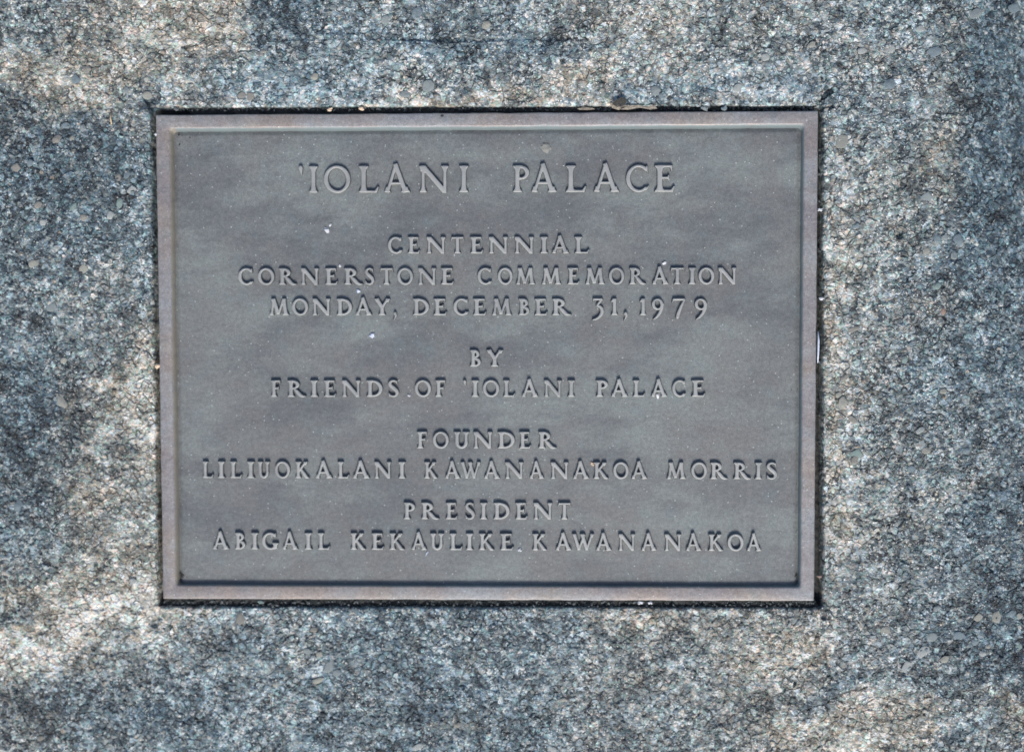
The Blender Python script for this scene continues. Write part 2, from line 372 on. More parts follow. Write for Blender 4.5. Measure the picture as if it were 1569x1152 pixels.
# ---------------------------------------------------------------- bronze
W_ = .406
def bronze(name, dark, mid, lite, warmc, metal, rough, bump=.25, scale=1.0, topcol=None, ztop=0, bevel=False):
    N = NT(name); t = N.t
    co = N.n('ShaderNodeTexCoord').outputs['Object'] if topcol is None else N.n('ShaderNodeNewGeometry').outputs['Position']
    st_ = N.n('ShaderNodeVectorMath', operation='MULTIPLY'); t.links.new(co, st_.inputs[0]); st_.inputs[1].default_value = (.62, 1.35, 1); co2 = st_.outputs[0]
    a = N.noise(co2, 18*scale, 5, .62); b = N.noise(N.offset(co2, (2, 5, 1)), 46*scale, 6, .66); c = N.noise(co, 1300, 2, .7); d = N.noise(co, 420, 4, .7)
    f = N.math('ADD', N.math('MULTIPLY', a, .55), N.math('MULTIPLY', b, .45))
    f = N.ramp(f, .39, .61)
    col = N.n('ShaderNodeValToRGB'); t.links.new(f, col.inputs[0]); e = col.color_ramp.elements
    e[0].position = 0; e[0].color = dark; e[1].position = 1; e[1].color = lite; k = e.new(.5); k.color = mid
    base = col.outputs[0]
    wf = N.ramp(N.noise(N.offset(co, (9, 1, 4)), 24*scale, 5, .66), .42, .64, 0, .6)
    base = N.mix(wf, base, warmc)
    tl = N.ramp(N.noise(N.offset(co, (1, 8, 3)), 70*scale, 6, .7), .50, .75, 0, .4); tealc = rgb(104, 122, 126)
    base = N.mix(tl, base, tealc)
    sp = N.ramp(c, .25, .75, .80, 1.22); spc = N.n('ShaderNodeCombineColor')
    for i in range(3): t.links.new(sp, spc.inputs[i])
    base = N.mix(1, base, spc.outputs[0], 'MULTIPLY')
    sp2 = N.ramp(d, .3, .7, .86, 1.14); spc2 = N.n('ShaderNodeCombineColor')
    for i in range(3): t.links.new(sp2, spc2.inputs[i])
    base = N.mix(1, base, spc2.outputs[0], 'MULTIPLY')
    # powdery verdigris and mineral flecks in the patina
    v = N.n('ShaderNodeTexVoronoi'); t.links.new(co, v.inputs['Vector']); v.inputs['Scale'].default_value = 520
    vs = N.n('ShaderNodeSeparateColor'); t.links.new(v.outputs['Color'], vs.inputs[0])
    fl = N.math('MULTIPLY', N.ramp(vs.outputs[0], .93, .95), N.ramp(v.outputs['Distance'], .14, .26, .6, 0))
    base = N.mix(fl, base, rgb(190, 202, 202))
    if bevel:      # inner bevel mixed towards tan at the left, teal elsewhere
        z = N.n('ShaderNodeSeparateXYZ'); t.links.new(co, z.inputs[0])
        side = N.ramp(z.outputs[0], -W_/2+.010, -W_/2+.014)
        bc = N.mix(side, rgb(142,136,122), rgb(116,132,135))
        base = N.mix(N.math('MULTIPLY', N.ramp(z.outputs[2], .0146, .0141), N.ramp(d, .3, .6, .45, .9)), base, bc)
    if topcol is not None:      # rubbed faces of the letters
        z = N.n('ShaderNodeSeparateXYZ'); t.links.new(N.n('ShaderNodeTexCoord').outputs['Object'], z.inputs[0])
        base = N.mix(N.math('MULTIPLY', N.ramp(z.outputs[2], ztop*.72, ztop*.97), N.ramp(b, .25, .6, .65, 1)), base, topcol)
    t.links.new(base, N.b.inputs['Base Color'])
    N.b.inputs['Metallic'].default_value = metal
    r = N.ramp(b, .3, .7, rough-.07, rough+.1); t.links.new(r, N.b.inputs['Roughness'])
    bp = N.n('ShaderNodeBump'); bp.inputs['Strength'].default_value = bump; bp.inputs['Distance'].default_value = .0003
    hh = N.math('ADD', N.math('MULTIPLY', c, .5), d); t.links.new(hh, bp.inputs['Height']); t.links.new(bp.outputs[0], N.b.inputs['Normal'])
    return N.m
M_field = bronze('bronze_patina', rgb(95,99,102), rgb(106,111,113), rgb(119,126,126), rgb(110,110,110), .2, .60, .5)
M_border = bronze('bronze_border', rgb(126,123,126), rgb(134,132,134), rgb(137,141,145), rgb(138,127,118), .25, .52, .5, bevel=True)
M_letter = bronze('bronze_letter', rgb(92,97,99), rgb(101,107,108), rgb(112,119,118), rgb(102,102,101), .25, .5, .25, topcol=rgb(158,160,159), ztop=.0024)

# ---------------------------------------------------------------- plaque
W, H = .406, .3007
plaque = bpy.data.objects.new('bronze_plaque', None); COL.objects.link(plaque); plaque.location = (0, 0, -.0148); plaque.empty_display_size = .05
tag(plaque, 'rectangular cast bronze plaque with raised border and lettering, set into the stone', 'plaque')
FZ = -.0033            # level of the sunken field
def plz(z): return z+.0148
# plate: gently uneven field
nx, ny = 330, 246
gx = np.linspace(-W/2+.002, W/2-.002, nx); gy = np.linspace(-H/2+.002, H/2-.002, ny)
PXg, PYg = np.meshgrid(gx, gy)
edge_ = np.minimum(W/2-np.abs(PXg), H/2-PYg)-.0098
PZ = FZ-.0012*sst(.0022, .0, edge_)-.0003*sst(.008, 0, edge_)+fbm(PXg, PYg, 22, 201, 4)*.00022+fbm(PXg, PYg, 9, 211, 2)*.00018
me = grid_mesh('plate', PXg, PYg, PZ+.0148)
bm = bmesh.new(); bm.from_mesh(me)
for e in [e for e in bm.edges if e.is_boundary]: e.tag = True
r = bmesh.ops.extrude_edge_only(bm, edges=[e for e in bm.edges if e.tag])
for v in [g for g in r['geom'] if isinstance(g, bmesh.types.BMVert)]: v.co.z = .0008
bm.to_mesh(me); bm.free(); smooth(me)
link('plate', me, M_field, plaque)

# border: profile swept round the rectangle
def border_mesh():
    cx = [(-1, 1), (1, 1), (1, -1), (-1, -1)]
    # profile: inset from the outer edge, height
    prof = [(0, -.0140), (0, -.0006), (.00025, -.00015), (.0009, .0), (.0040, .00005), (.0074, .0), (.0080, -.0002), (.0087, -.0009), (.0094, -.0022), (.0101, -.0055)]
    n = len(prof); bm = bmesh.new(); rings = []
    NSEG, RS = 220, 6
    for k, (ins, z) in enumerate(prof):
        ring = []
        cut = lambda f: ins if ins < .0079 else .0079+(ins-.0079)*f+(1-f)*.0008
        rad = .0006 if ins < .002 else .0006+(ins-.002)*.22
        for c, (sx, sy) in enumerate(cx):
            X = sx*(W/2-cut(1 if sx < 0 else .6)); Y = sy*(H/2-cut(1 if sy > 0 else .25))
            a0 = [math.pi, math.pi/2, 0, -math.pi/2][c]
            for j in range(RS+1):
                a = a0-(math.pi/2)*j/RS
                ring.append((X-sx*rad+rad*math.cos(a), Y-sy*rad+rad*math.sin(a)))
            nx_, ny_ = cx[(c+1) % 4]
            A = ring[-1]; B0 = (nx_*(W/2-cut(1 if nx_ < 0 else .6)), ny_*(H/2-cut(1 if ny_ > 0 else .25)))
            a1 = [math.pi/2, 0, -math.pi/2, -math.pi][c]
            B = (B0[0]-nx_*rad+rad*math.cos(a1), B0[1]-ny_*rad+rad*math.sin(a1))
            for j in range(1, NSEG):
                t_ = j/NSEG; ring.append((A[0]+(B[0]-A[0])*t_, A[1]+(B[1]-A[1])*t_))
        R = np.array(ring); s = np.arctan2(R[:, 1]*1.3, R[:, 0])
        wob = (np.sin(s*37+k*.2)+np.sin(s*91+1))*.00004+(fbm(R[:, 0]*1.0, R[:, 1]*1.0, 60, 300))*.00022+fbm(R[:, 0], R[:, 1], 300, 310+(k > 4))*.00016
        L = np.hypot(R[:, 0], R[:, 1]); R = R*(1+(wob/L)[:, None])
        zz = z+fbm(R[:, 0], R[:, 1], 40, 333)*.00022+(fbm(R[:, 0], R[:, 1], 260, 343)*.00012 if k > 1 else 0)
        rings.append([bm.verts.new((p[0], p[1], q+.0148)) for p, q in zip(R, zz)])
    m = len(rings[0])
    for k in range(n-1):
        for j in range(m):
            j2 = (j+1) % m
            bm.faces.new((rings[k][j], rings[k][j2], rings[k+1][j2], rings[k+1][j]))
    bmesh.ops.recalc_face_normals(bm, faces=bm.faces)
    me = bpy.data.meshes.new('border'); bm.to_mesh(me); bm.free(); smooth(me); return me
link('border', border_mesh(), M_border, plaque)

# ---------------------------------------------------------------- letters: distance fields of pen-made Roman capitals
def capsules(pts, X, Y):
    """chain of points (x, y, r) -> signed distance"""
    d = None
    for (ax, ay, ar), (bx, by, br) in zip(pts[:-1], pts[1:]):
        ex, ey = bx-ax, by-ay; t = np.clip(((X-ax)*ex+(Y-ay)*ey)/(ex*ex+ey*ey+1e-12), 0, 1)
        q = np.hypot(X-ax-ex*t, Y-ay-ey*t)-(ar+(br-ar)*t); d = q if d is None else np.minimum(d, q)
    return d
def glyph(ch, st):
    """(advance width, list of primitives); st = stem width, cap height 1"""
    th = st*.60; P = []; h = st/2
    poly = lambda *p: P.append(('p', list(p)))
    chain = lambda p: P.append(('c', p))
    def line(xa, ya, xb, yb, w_):        # butt-ended straight stroke
        L = math.hypot(xb-xa, yb-ya); px_, py_ = -(yb-ya)/L*w_/2, (xb-xa)/L*w_/2
        poly((xa+px_, ya+py_), (xb+px_, yb+py_), (xb-px_, yb-py_), (xa-px_, ya-py_))
    def serif(xc, y, half, up, w_=st, l=1, r=1):     # bracketed foot (up=1) or head (up=-1)
        a = .055
        poly((xc-w_/2-(half-w_/2)*l, y), (xc+w_/2+(half-w_/2)*r, y), (xc+w_/2+(half-w_/2)*r, y+a*up*.8), (xc+w_/2+.02*r, y+a*up*2.4), (xc+w_/2, y+a*up*4), (xc-w_/2, y+a*up*4), (xc-w_/2-.02*l, y+a*up*2.4), (xc-w_/2-(half-w_/2)*l, y+a*up*.8))
    def stem(x, y0=0, y1=1, w_=st, s0=1, s1=1, half=None):
        line(x, y0, x, y1, w_); half = half or w_/2+.085
        if s0: serif(x, y0, half, 1, w_)
        if s1: serif(x, y1, half, -1, w_)
    def arc(cx, cy, rx, ry, a0, a1, thick=st, thin=th, n=30, tilt=12):
        pts = []
        for i in range(n+1):
            a = math.radians(a0+(a1-a0)*i/n); wv = abs(math.cos(a-math.radians(tilt)))
            r = (thin+(thick-thin)*wv**1.5)/2
            pts.append((cx+(rx-r)*math.cos(a), cy+(ry-r)*math.sin(a), r))
        chain(pts); return pts
    if ch == 'I': stem(.19); w_ = .38
    elif ch == 'L':
        stem(.19); line(.15, th*.42, .62, th*.42, th*.85); poly((.46, .0), (.66, .0), (.72, .23), (.67, .23), (.58, .09)); w_ = .72
    elif ch in 'EF':
        stem(.19, s0=1); line(.15, 1-th*.42, .54, 1-th*.42, th*.85); poly((.40, 1), (.59, 1), (.585, .78), (.55, .78), (.50, .92))
        line(.15, .53, .48, .53, th*.85); poly((.45, .64), (.49, .65), (.50, .42), (.46, .43), (.40, .53))
        if ch == 'E': line(.15, th*.42, .58, th*.42, th*.85); poly((.42, 0), (.61, 0), (.67, .22), (.62, .22), (.54, .09))
        w_ = .67 if ch == 'E' else .60
    elif ch == 'T':
        stem(.38, s1=0); line(.03, 1-th*.42, .73, 1-th*.42, th*.85); poly((.0, .77), (.04, .77), (.12, .93), (.12, 1), (.04, 1)); poly((.76, .77), (.72, .77), (.64, .93), (.64, 1), (.72, 1)); w_ = .76
    elif ch == 'D':
        stem(.19); arc(.33, .5, .52, .5, 90, -90); line(.15, 1-th*.5, .34, 1-th*.5, th); line(.15, th*.5, .34, th*.5, th); w_ = .86
    elif ch == 'O': arc(.49, .5, .49, .52, 0, 360, tilt=14, n=44); w_ = .98
    elif ch in 'CG':
        arc(.47, .5, .47, .52, 52, 308, tilt=10); poly((.74, .97), (.79, .99), (.80, .72), (.765, .72), (.68, .88))
        if ch == 'C': chain([(.73, .10, th*.45), (.80, .17, th*.3), (.83, .23, .018)]); w_ = .84
        else: stem(.76, .06, .40, s0=0, s1=1, half=st/2+.08); chain([(.70, .06, th*.5), (.78, .10, th*.5)]); w_ = .88
    elif ch in 'PR':
        stem(.19); arc(.30, .735, .33, .265, 90, -90, thin=th*.9); line(.15, 1-th*.45, .32, 1-th*.45, th*.9); line(.15, .47+th*.45, .32, .47+th*.45, th*.9)
        w_ = .64
        if ch == 'R': chain([(.36, .49, th*.45), (.50, .31, st*.52), (.66, .10, st*.50), (.76, .045, st*.42), (.88, .03, th*.36), (.93, .05, .02)]); w_ = .93
    elif ch == 'B':
        stem(.19); arc(.29, .755, .27, .245, 90, -90, thin=th*.9); arc(.29, .27, .35, .27, 90, -90, thin=th*.9)
        line(.15, 1-th*.45, .31, 1-th*.45, th*.9); line(.15, .525, .31, .525, th*.9); line(.15, th*.45, .31, th*.45, th*.9); w_ = .66
    elif ch == 'S':
        K = [(.47, .80), (.41, .92), (.29, .965), (.16, .92), (.10, .78), (.17, .64), (.30, .52), (.42, .39), (.47, .25), (.41, .09), (.27, .035), (.13, .08), (.06, .19)]
        Rr = [.03, th*.45, th*.5, th*.55, st*.45, st*.52, st*.56, st*.55, st*.47, th*.55, th*.5, th*.45, .03]
        Q = []
        for i in range(len(K)-1):
            p0 = K[max(i-1, 0)]; p1 = K[i]; p2 = K[i+1]; p3 = K[min(i+2, len(K)-1)]
            for q in range(4):
                t_ = q/4; f = lambda a, b, c, d: .5*(2*b+(c-a)*t_+(2*a-5*b+4*c-d)*t_*t_+(3*b-a-3*c+d)*t_**3)
                Q.append((f(p0[0], p1[0], p2[0], p3[0]), f(p0[1], p1[1], p2[1], p3[1]), Rr[i]+(Rr[i+1]-Rr[i])*t_))
        Q.append((*K[-1], Rr[-1])); chain(Q)
        poly((.45, .98), (.49, .98), (.50, .74), (.47, .74), (.41, .88)); poly((.04, .02), (.08, .02), (.13, .13), (.06, .27), (.03, .27)); w_ = .54
    elif ch == 'U':
        line(.17, 1, .17, .33, st); line(.66, 1, .66, .33, st*.85); serif(.17, 1, st/2+.085, -1); serif(.66, 1, st/2+.075, -1, st*.85)
        arc(.415, .36, .415-.17+st/2, .38, 180, 360, thick=st, thin=th*1.2, tilt=0); w_ = .83
    elif ch == 'N':
        line(.14, 0, .14, 1, th*1.15); serif(.14, 0, .125, 1, th*1.15); serif(.10, 1, .10, -1, th*1.15, r=.2)
        line(.15, .95, .87, .03, st*1.08); line(.88, -.02, .88, 1, th*1.15); serif(.88, 1, .13, -1, th*1.15)
        poly((.05, 1), (.24, 1), (.22, .80)); w_ = 1.0
    elif ch == 'M':
        line(.13, 0, .22, 1, th*1.15); serif(.12, 0, .125, 1, th*1.15); line(.23, 1, .50, .06, st*1.05); line(.52, .06, .80, 1, th*1.1)
        line(.82, 1, .92, 0, st*1.02); serif(.92, 0, st/2+.08, 1); serif(.20, 1, .11, -1, th*1.1, r=.3); serif(.83, 1, .12, -1, th*1.1, l=.3); w_ = 1.06
    elif ch == 'A':
        line(.115, .0, .44, 1.05, th*1.2); line(.415, 1.08, .80, 0, st*1.05); line(.20, .35, .66, .35, th*.95)
        serif(.12, 0, .12, 1, th*1.15); serif(.80, 0, st/2+.085, 1); w_ = .96
    elif ch == 'W':
        line(.11, 1, .38, .02, st); line(.37, .02, .68, .98, th*1.1); line(.55, 1, .83, .02, st); line(.82, .02, 1.12, 1, th*1.1)
        serif(.11, 1, .12, -1, th); serif(.57, 1, .13, -1, th); serif(1.12, 1, .11, -1, th); w_ = 1.24
    elif ch == 'Y':
        line(.41, 0, .41, .50, st); serif(.41, 0, st/2+.09, 1); line(.12, 1, .43, .43, st*1.02); line(.72, 1, .40, .44, th*1.15)
        serif(.13, 1, .13, -1, th); serif(.72, 1, .12, -1, th); w_ = .85
    elif ch == 'K':
        stem(.19); line(.25, .44, .62, .95, th*1.1); serif(.64, 1, .13, -1, th); chain([(.34, .58, th*.5), (.58, .22, st*.53), (.68, .08, st*.5), (.80, .035, th*.45), (.87, .04, .022)]); w_ = .86
    elif ch == '1':
        stem(.24, s1=0); poly((.24-h, 1), (.24+h, 1.02), (.24+h, .85), (.24-h, .80), (.05, .80), (.04, .84)); w_ = .40
    elif ch == '3':
        line(.06, .96, .58, .96, th); line(.57, .99, .28, .60, th*1.1); poly((.03, 1), (.09, 1), (.12, .84), (.06, .80))
        chain([(.28, .57, th*.5), (.42, .53, st*.42), (.54, .40, st*.5), (.57, .22, st*.52), (.50, .02, st*.47), (.36, -.14, th*.6), (.18, -.24, th*.5), (.03, -.27, .03)]); w_ = .64
    elif ch == '7':
        line(.08, .95, .74, .95, th*1.2); poly((.02, .76), (.07, .76), (.14, .92), (.12, 1), (.06, 1)); chain([(.73, .94, th*.5), (.55, .55, th*.65), (.38, .1, st*.5), (.33, -.12, st*.5)]); w_ = .82
    elif ch == '9':
        arc(.37, .66, .36, .35, 0, 360, thin=th*.9); chain([(.66, .66, st*.5), (.62, .40, st*.5), (.50, .12, st*.45), (.32, -.10, th*.6), (.12, -.24, .03)]); w_ = .76
    elif ch == ',': chain([(.14, .10, .11), (.19, .0, .085), (.12, -.18, .055), (.04, -.30, .03)]); w_ = .28
    elif ch == "'": chain([(.12, .92, .10), (.13, .84, .075), (.16, .70, .025)]); w_ = .26
    return w_, P
def sdf(P, X, Y):
    d = None
    for k, p in P:
        q = poly_sd(p, X, Y) if k == 'p' else capsules(p, X, Y)
        if d is None: d = q
        else:      # soft union fills the crotches as casting does
            kk = .022; hh = np.clip(.5+.5*(q-d)/kk, 0, 1); d = q*(1-hh)+d*hh-kk*hh*(1-hh)
    return d
LH = .0024     # relief of the letters
cache = {}
def letter_mesh(ch, cap):
    key = (ch, round(cap*1e4))
    if key in cache: return cache[key]
    st = .168 if cap > .013 else .205
    w_, P = glyph(ch, st)
    step = .00019/cap if cap < .013 else .00024/cap
    X, Y = np.meshgrid(np.arange(-.12, w_+.12, step), np.arange(-.42, 1.2, step))
    d = sdf(P, X, Y)*cap                     # metres, negative inside
    d = d+fbm(X*cap+ord(ch), Y*cap, 900, ord(ch), 2)*.00005
    hgt = LH*sst(.00038, -.00016, d)
    hgt = hgt+.00010*sst(-.0002, -.0009, d)
    Zz = hgt-.0005*sst(.00015, .0005, d)-.00022
    me = grid_mesh('letter', (X-w_/2)*cap, Y*cap, Zz, keep=d < .0005)
    me.materials.append(M_letter); cache[key] = (me, w_*cap); return cache[key]

LINES = [  # baseline y at left end, at right end, cap height px, [(char, left px, right px), ...]
 (295.5, 294, 41, "' 456.7 465.3 I 472.5 487.5 O 495.9 537 L 548.5 580.5 A 588.6 627.8 N 642 687 I 702.4 718.6 P 784.9 811.6 A 814.5 852.7 L 866 898.6 A 910 948.3 C 958.9 994.2 E 1001.9 1034.4"),
 (388.6, 388.2, 25.5, "C 594.1 616.5 E 624.7 643.4 N 653.5 682.3 T 691 711 E 720.5 740.5 N 749 778 N 788.5 817.8 I 827.4 840 A 846 871.3 L 880.3 903"),
 (436.5, 435.5, 25.5, "C 364.6 387.7 O 394.8 420.3 R 426.7 453.8 N 461 488 E 498 517.5 R 526.9 555.2 S 558.7 572.9 T 582.3 602.4 O 608.3 633 N 640.6 668 E 675.5 695.5 C 731.2 753.5 O 762.3 785.6 M 790.9 819 M 830.3 858.7 E 869.4 888.1 M 897.2 925.6 O 932.8 956.9 R 964.1 989.5 A 999.7 1023.8 T 1027.3 1048.7 I 1055 1066.3 O 1070.1 1094.7 N 1100.6 1128.2"),
 (483, 483, 25.5, "M 413 441.3 O 447.2 472.2 N 478.5 505.9 D 515.8 539.9 A 545 569 Y 573.8 597.8 , 602.4 608.3 D 632.5 657.8 E 664.2 685 C 694.3 717.9 E 724.8 745.4 M 754.3 782.9 B 794.4 812 E 819 839.3 R 845.8 875 3 907.4 924.8 1 935 946 , 955.5 962.2 1 979.2 989.6 9 998.4 1017.5 7 1029.2 1051.4 9 1064 1084"),
 (561.5, 561.5, 25.5, "B 720 737.5 Y 745.4 771"),
 (608, 607.8, 25.5, "F 414.9 430 R 440.2 468 I 475.3 487.4 E 496.2 515 N 523.9 552 D 561.4 586.5 S 594.4 610.4 O 635.2 660.4 F 667 682.7 ' 708.9 715.3 I 722.4 733.6 O 739.5 765 L 771 789.5 A 799.7 824 N 833.6 860.4 I 869.7 880.8 P 913.2 932.3 A 936.9 961.5 L 969.8 988.5 A 998 1021.6 C 1029.8 1051 E 1059.6 1081"),
 (686.7, 686.9, 25.5, "F 638.9 654.7 O 662.9 687.8 U 695.4 719 N 725.4 754.2 D 762.6 789.3 E 795.8 813.8 R 824.6 852.2"),
 (732.2, 734, 25.5, "L 310 326.6 I 333.3 344.4 L 352.4 370.7 I 378.2 389.8 U 395 413.3 O 420.8 444.4 K 452.2 473.3 A 483.7 508.3 L 517.1 534.9 A 540.8 565.6 N 573.8 599.3 I 610.2 621.4 K 650 670 A 682.2 704.6 W 706.2 736.7 A 742 765.3 N 774 802 A 811.7 833 N 844 870.9 A 878.4 901.9 K 909.3 931.7 O 939.4 963.5 A 967.8 991.3 M 1022.2 1050 O 1058.8 1083.5 R 1088.2 1114.5 R 1124 1150.3 I 1156.7 1167.6 S 1174.2 1190.5"),
 (795.2, 795.6, 25.5, "P 618.2 636.3 R 645 672.3 E 682.9 701 S 712.2 727 I 735.4 746.4 D 756 781.3 E 789.7 808.3 N 817.5 846 T 854.8 874.7"),
 (841.2, 844, 25.5, "A 326.2 350 B 359.7 376.5 I 384.5 395.8 G 401 425 A 433 455.7 I 466.6 478 L 486.8 505.5 K 537 559.5 E 569 588.2 K 596.6 618.8 A 630.6 653.2 U 659.4 680 L 689 708.6 I 713.6 725 K 733.8 756.3 E 766.3 787 K 815.7 837.3 A 851.8 875.2 W 877 910.4 A 913.6 936.5 N 947.8 973 A 983 1005.6 N 1018.5 1043.8 A 1051.5 1074.3 K 1085.6 1107.5 O 1114.7 1139.7 A 1144.8 1166.3"),
]
NAMES = {',': 'comma', "'": 'okina_mark'}
for y0_, y1_, cap, txt in LINES:
    tk = txt.split(); items = [(tk[i], float(tk[i+1]), float(tk[i+2])) for i in range(0, len(tk), 3)]
    xa, xb = items[0][1], items[-1][2]
    for ch, l, r_ in items:
        c = (l+r_)/2; by = y0_+(y1_-y0_)*(c-xa)/(xb-xa)
        X, Y = at(c, by, -.001); Xl, _ = at(l, by, -.001); Xr, _ = at(r_, by, -.001); _, Yt = at(c, by-cap, -.001)
        ch_ = float(Yt-Y); me, nat = letter_mesh(ch, .0164 if cap > 30 else .0102)
        o = link(NAMES.get(ch, 'numeral' if ch.isdigit() else 'letter'), me, None, plaque)
        sx = float(Xr-Xl)/nat; base = .0164 if cap > 30 else .0102
        i = min(max(np.searchsorted(gx, X), 1), nx-1); j = min(max(np.searchsorted(gy, Y), 1), ny-1)
        o.location = (float(X), float(Y), plz(float(PZ[j, i])))
        o.scale = (min(max(sx, .8), 1.25), ch_/base, 1)
        o.rotation_euler.z = random.uniform(-.008, .008)

# ---------------------------------------------------------------- small irregular solids
def blob(name, seed, sx, sy, sz, sub=2, jag=.25, rough=0):
    bm = bmesh.new(); bmesh.ops.create_icosphere(bm, subdivisions=sub, radius=1)
    rr = random.Random(seed); dirs = [(Vector((rr.gauss(0, 1), rr.gauss(0, 1), rr.gauss(0, 1))).normalized(), rr.uniform(.55, .95)) for _ in range(9)]
    for v in bm.verts:
        k = 1.0
        for d_, lim in dirs:
            p = v.co.dot(d_)
            if p > lim: v.co -= d_*(p-lim)*(1-jag*.3)
        if rough:
            from mathutils import noise as mn
            v.co *= 1+rough*mn.noise(v.co*1.6+Vector((seed, 0, 0)))*1.6+rough*.35*mn.noise(v.co*5+Vector((0, seed, 0)))
        v.co = Vector((v.co.x*sx, v.co.y*sy, v.co.z*sz))
    me = bpy.data.meshes.new(name); bm.to_mesh(me); bm.free(); smooth(me); return me
def simple(name, col, rough=.7, var=.25, scale=700):
    if name.startswith('pebble'): col = tuple(.62*a+.38*b for a, b in zip(col[:3], rgb(112, 122, 124)))+(1,)
    N = NT(name); co = N.n('ShaderNodeTexCoord').outputs['Object']
    f = N.ramp(N.noise(co, scale, 4, .65), .3, .7, 1-var, 1+var)
    cc = N.n('ShaderNodeCombineColor')
    for i in range(3): N.t.links.new(f, cc.inputs[i])
    N.t.links.new(N.mix(1, col, cc.outputs[0], 'MULTIPLY'), N.b.inputs['Base Color'])
    N.b.inputs['Roughness'].default_value = rough
    bp = N.n('ShaderNodeBump'); bp.inputs['Strength'].default_value = .4; bp.inputs['Distance'].default_value = .0003
    N.t.links.new(f, bp.inputs['Height']); N.t.links.new(bp.outputs[0], N.b.inputs['Normal'])
    return N.m
PC = {'cream': simple('pebble_cream', rgb(150,149,138), .8, .4, 900), 'grey': simple('pebble_grey', rgb(128,138,140), .8, .4, 900), 'blue': simple('pebble_slate', rgb(104,122,132), .8, .4, 900),
      'tan': simple('pebble_tan', rgb(136,130,121), .8, .4, 900), 'white': simple('pebble_white', rgb(164,169,167), .8, .4, 900), 'teal': simple('pebble_teal', rgb(116,138,134), .8, .4, 900), 'rust': simple('pebble_rust', rgb(150,116,98), .8, .4, 900)}
pmesh = {}
def pebble_mesh(c, v):
    if (c, v) not in pmesh:
        me = blob('pebble', 40+v*7, 1, .8+.03*v, .6, 3, rough=.16); me.materials.append(PC[c]); pmesh[(c, v)] = me
    return pmesh[(c, v)]
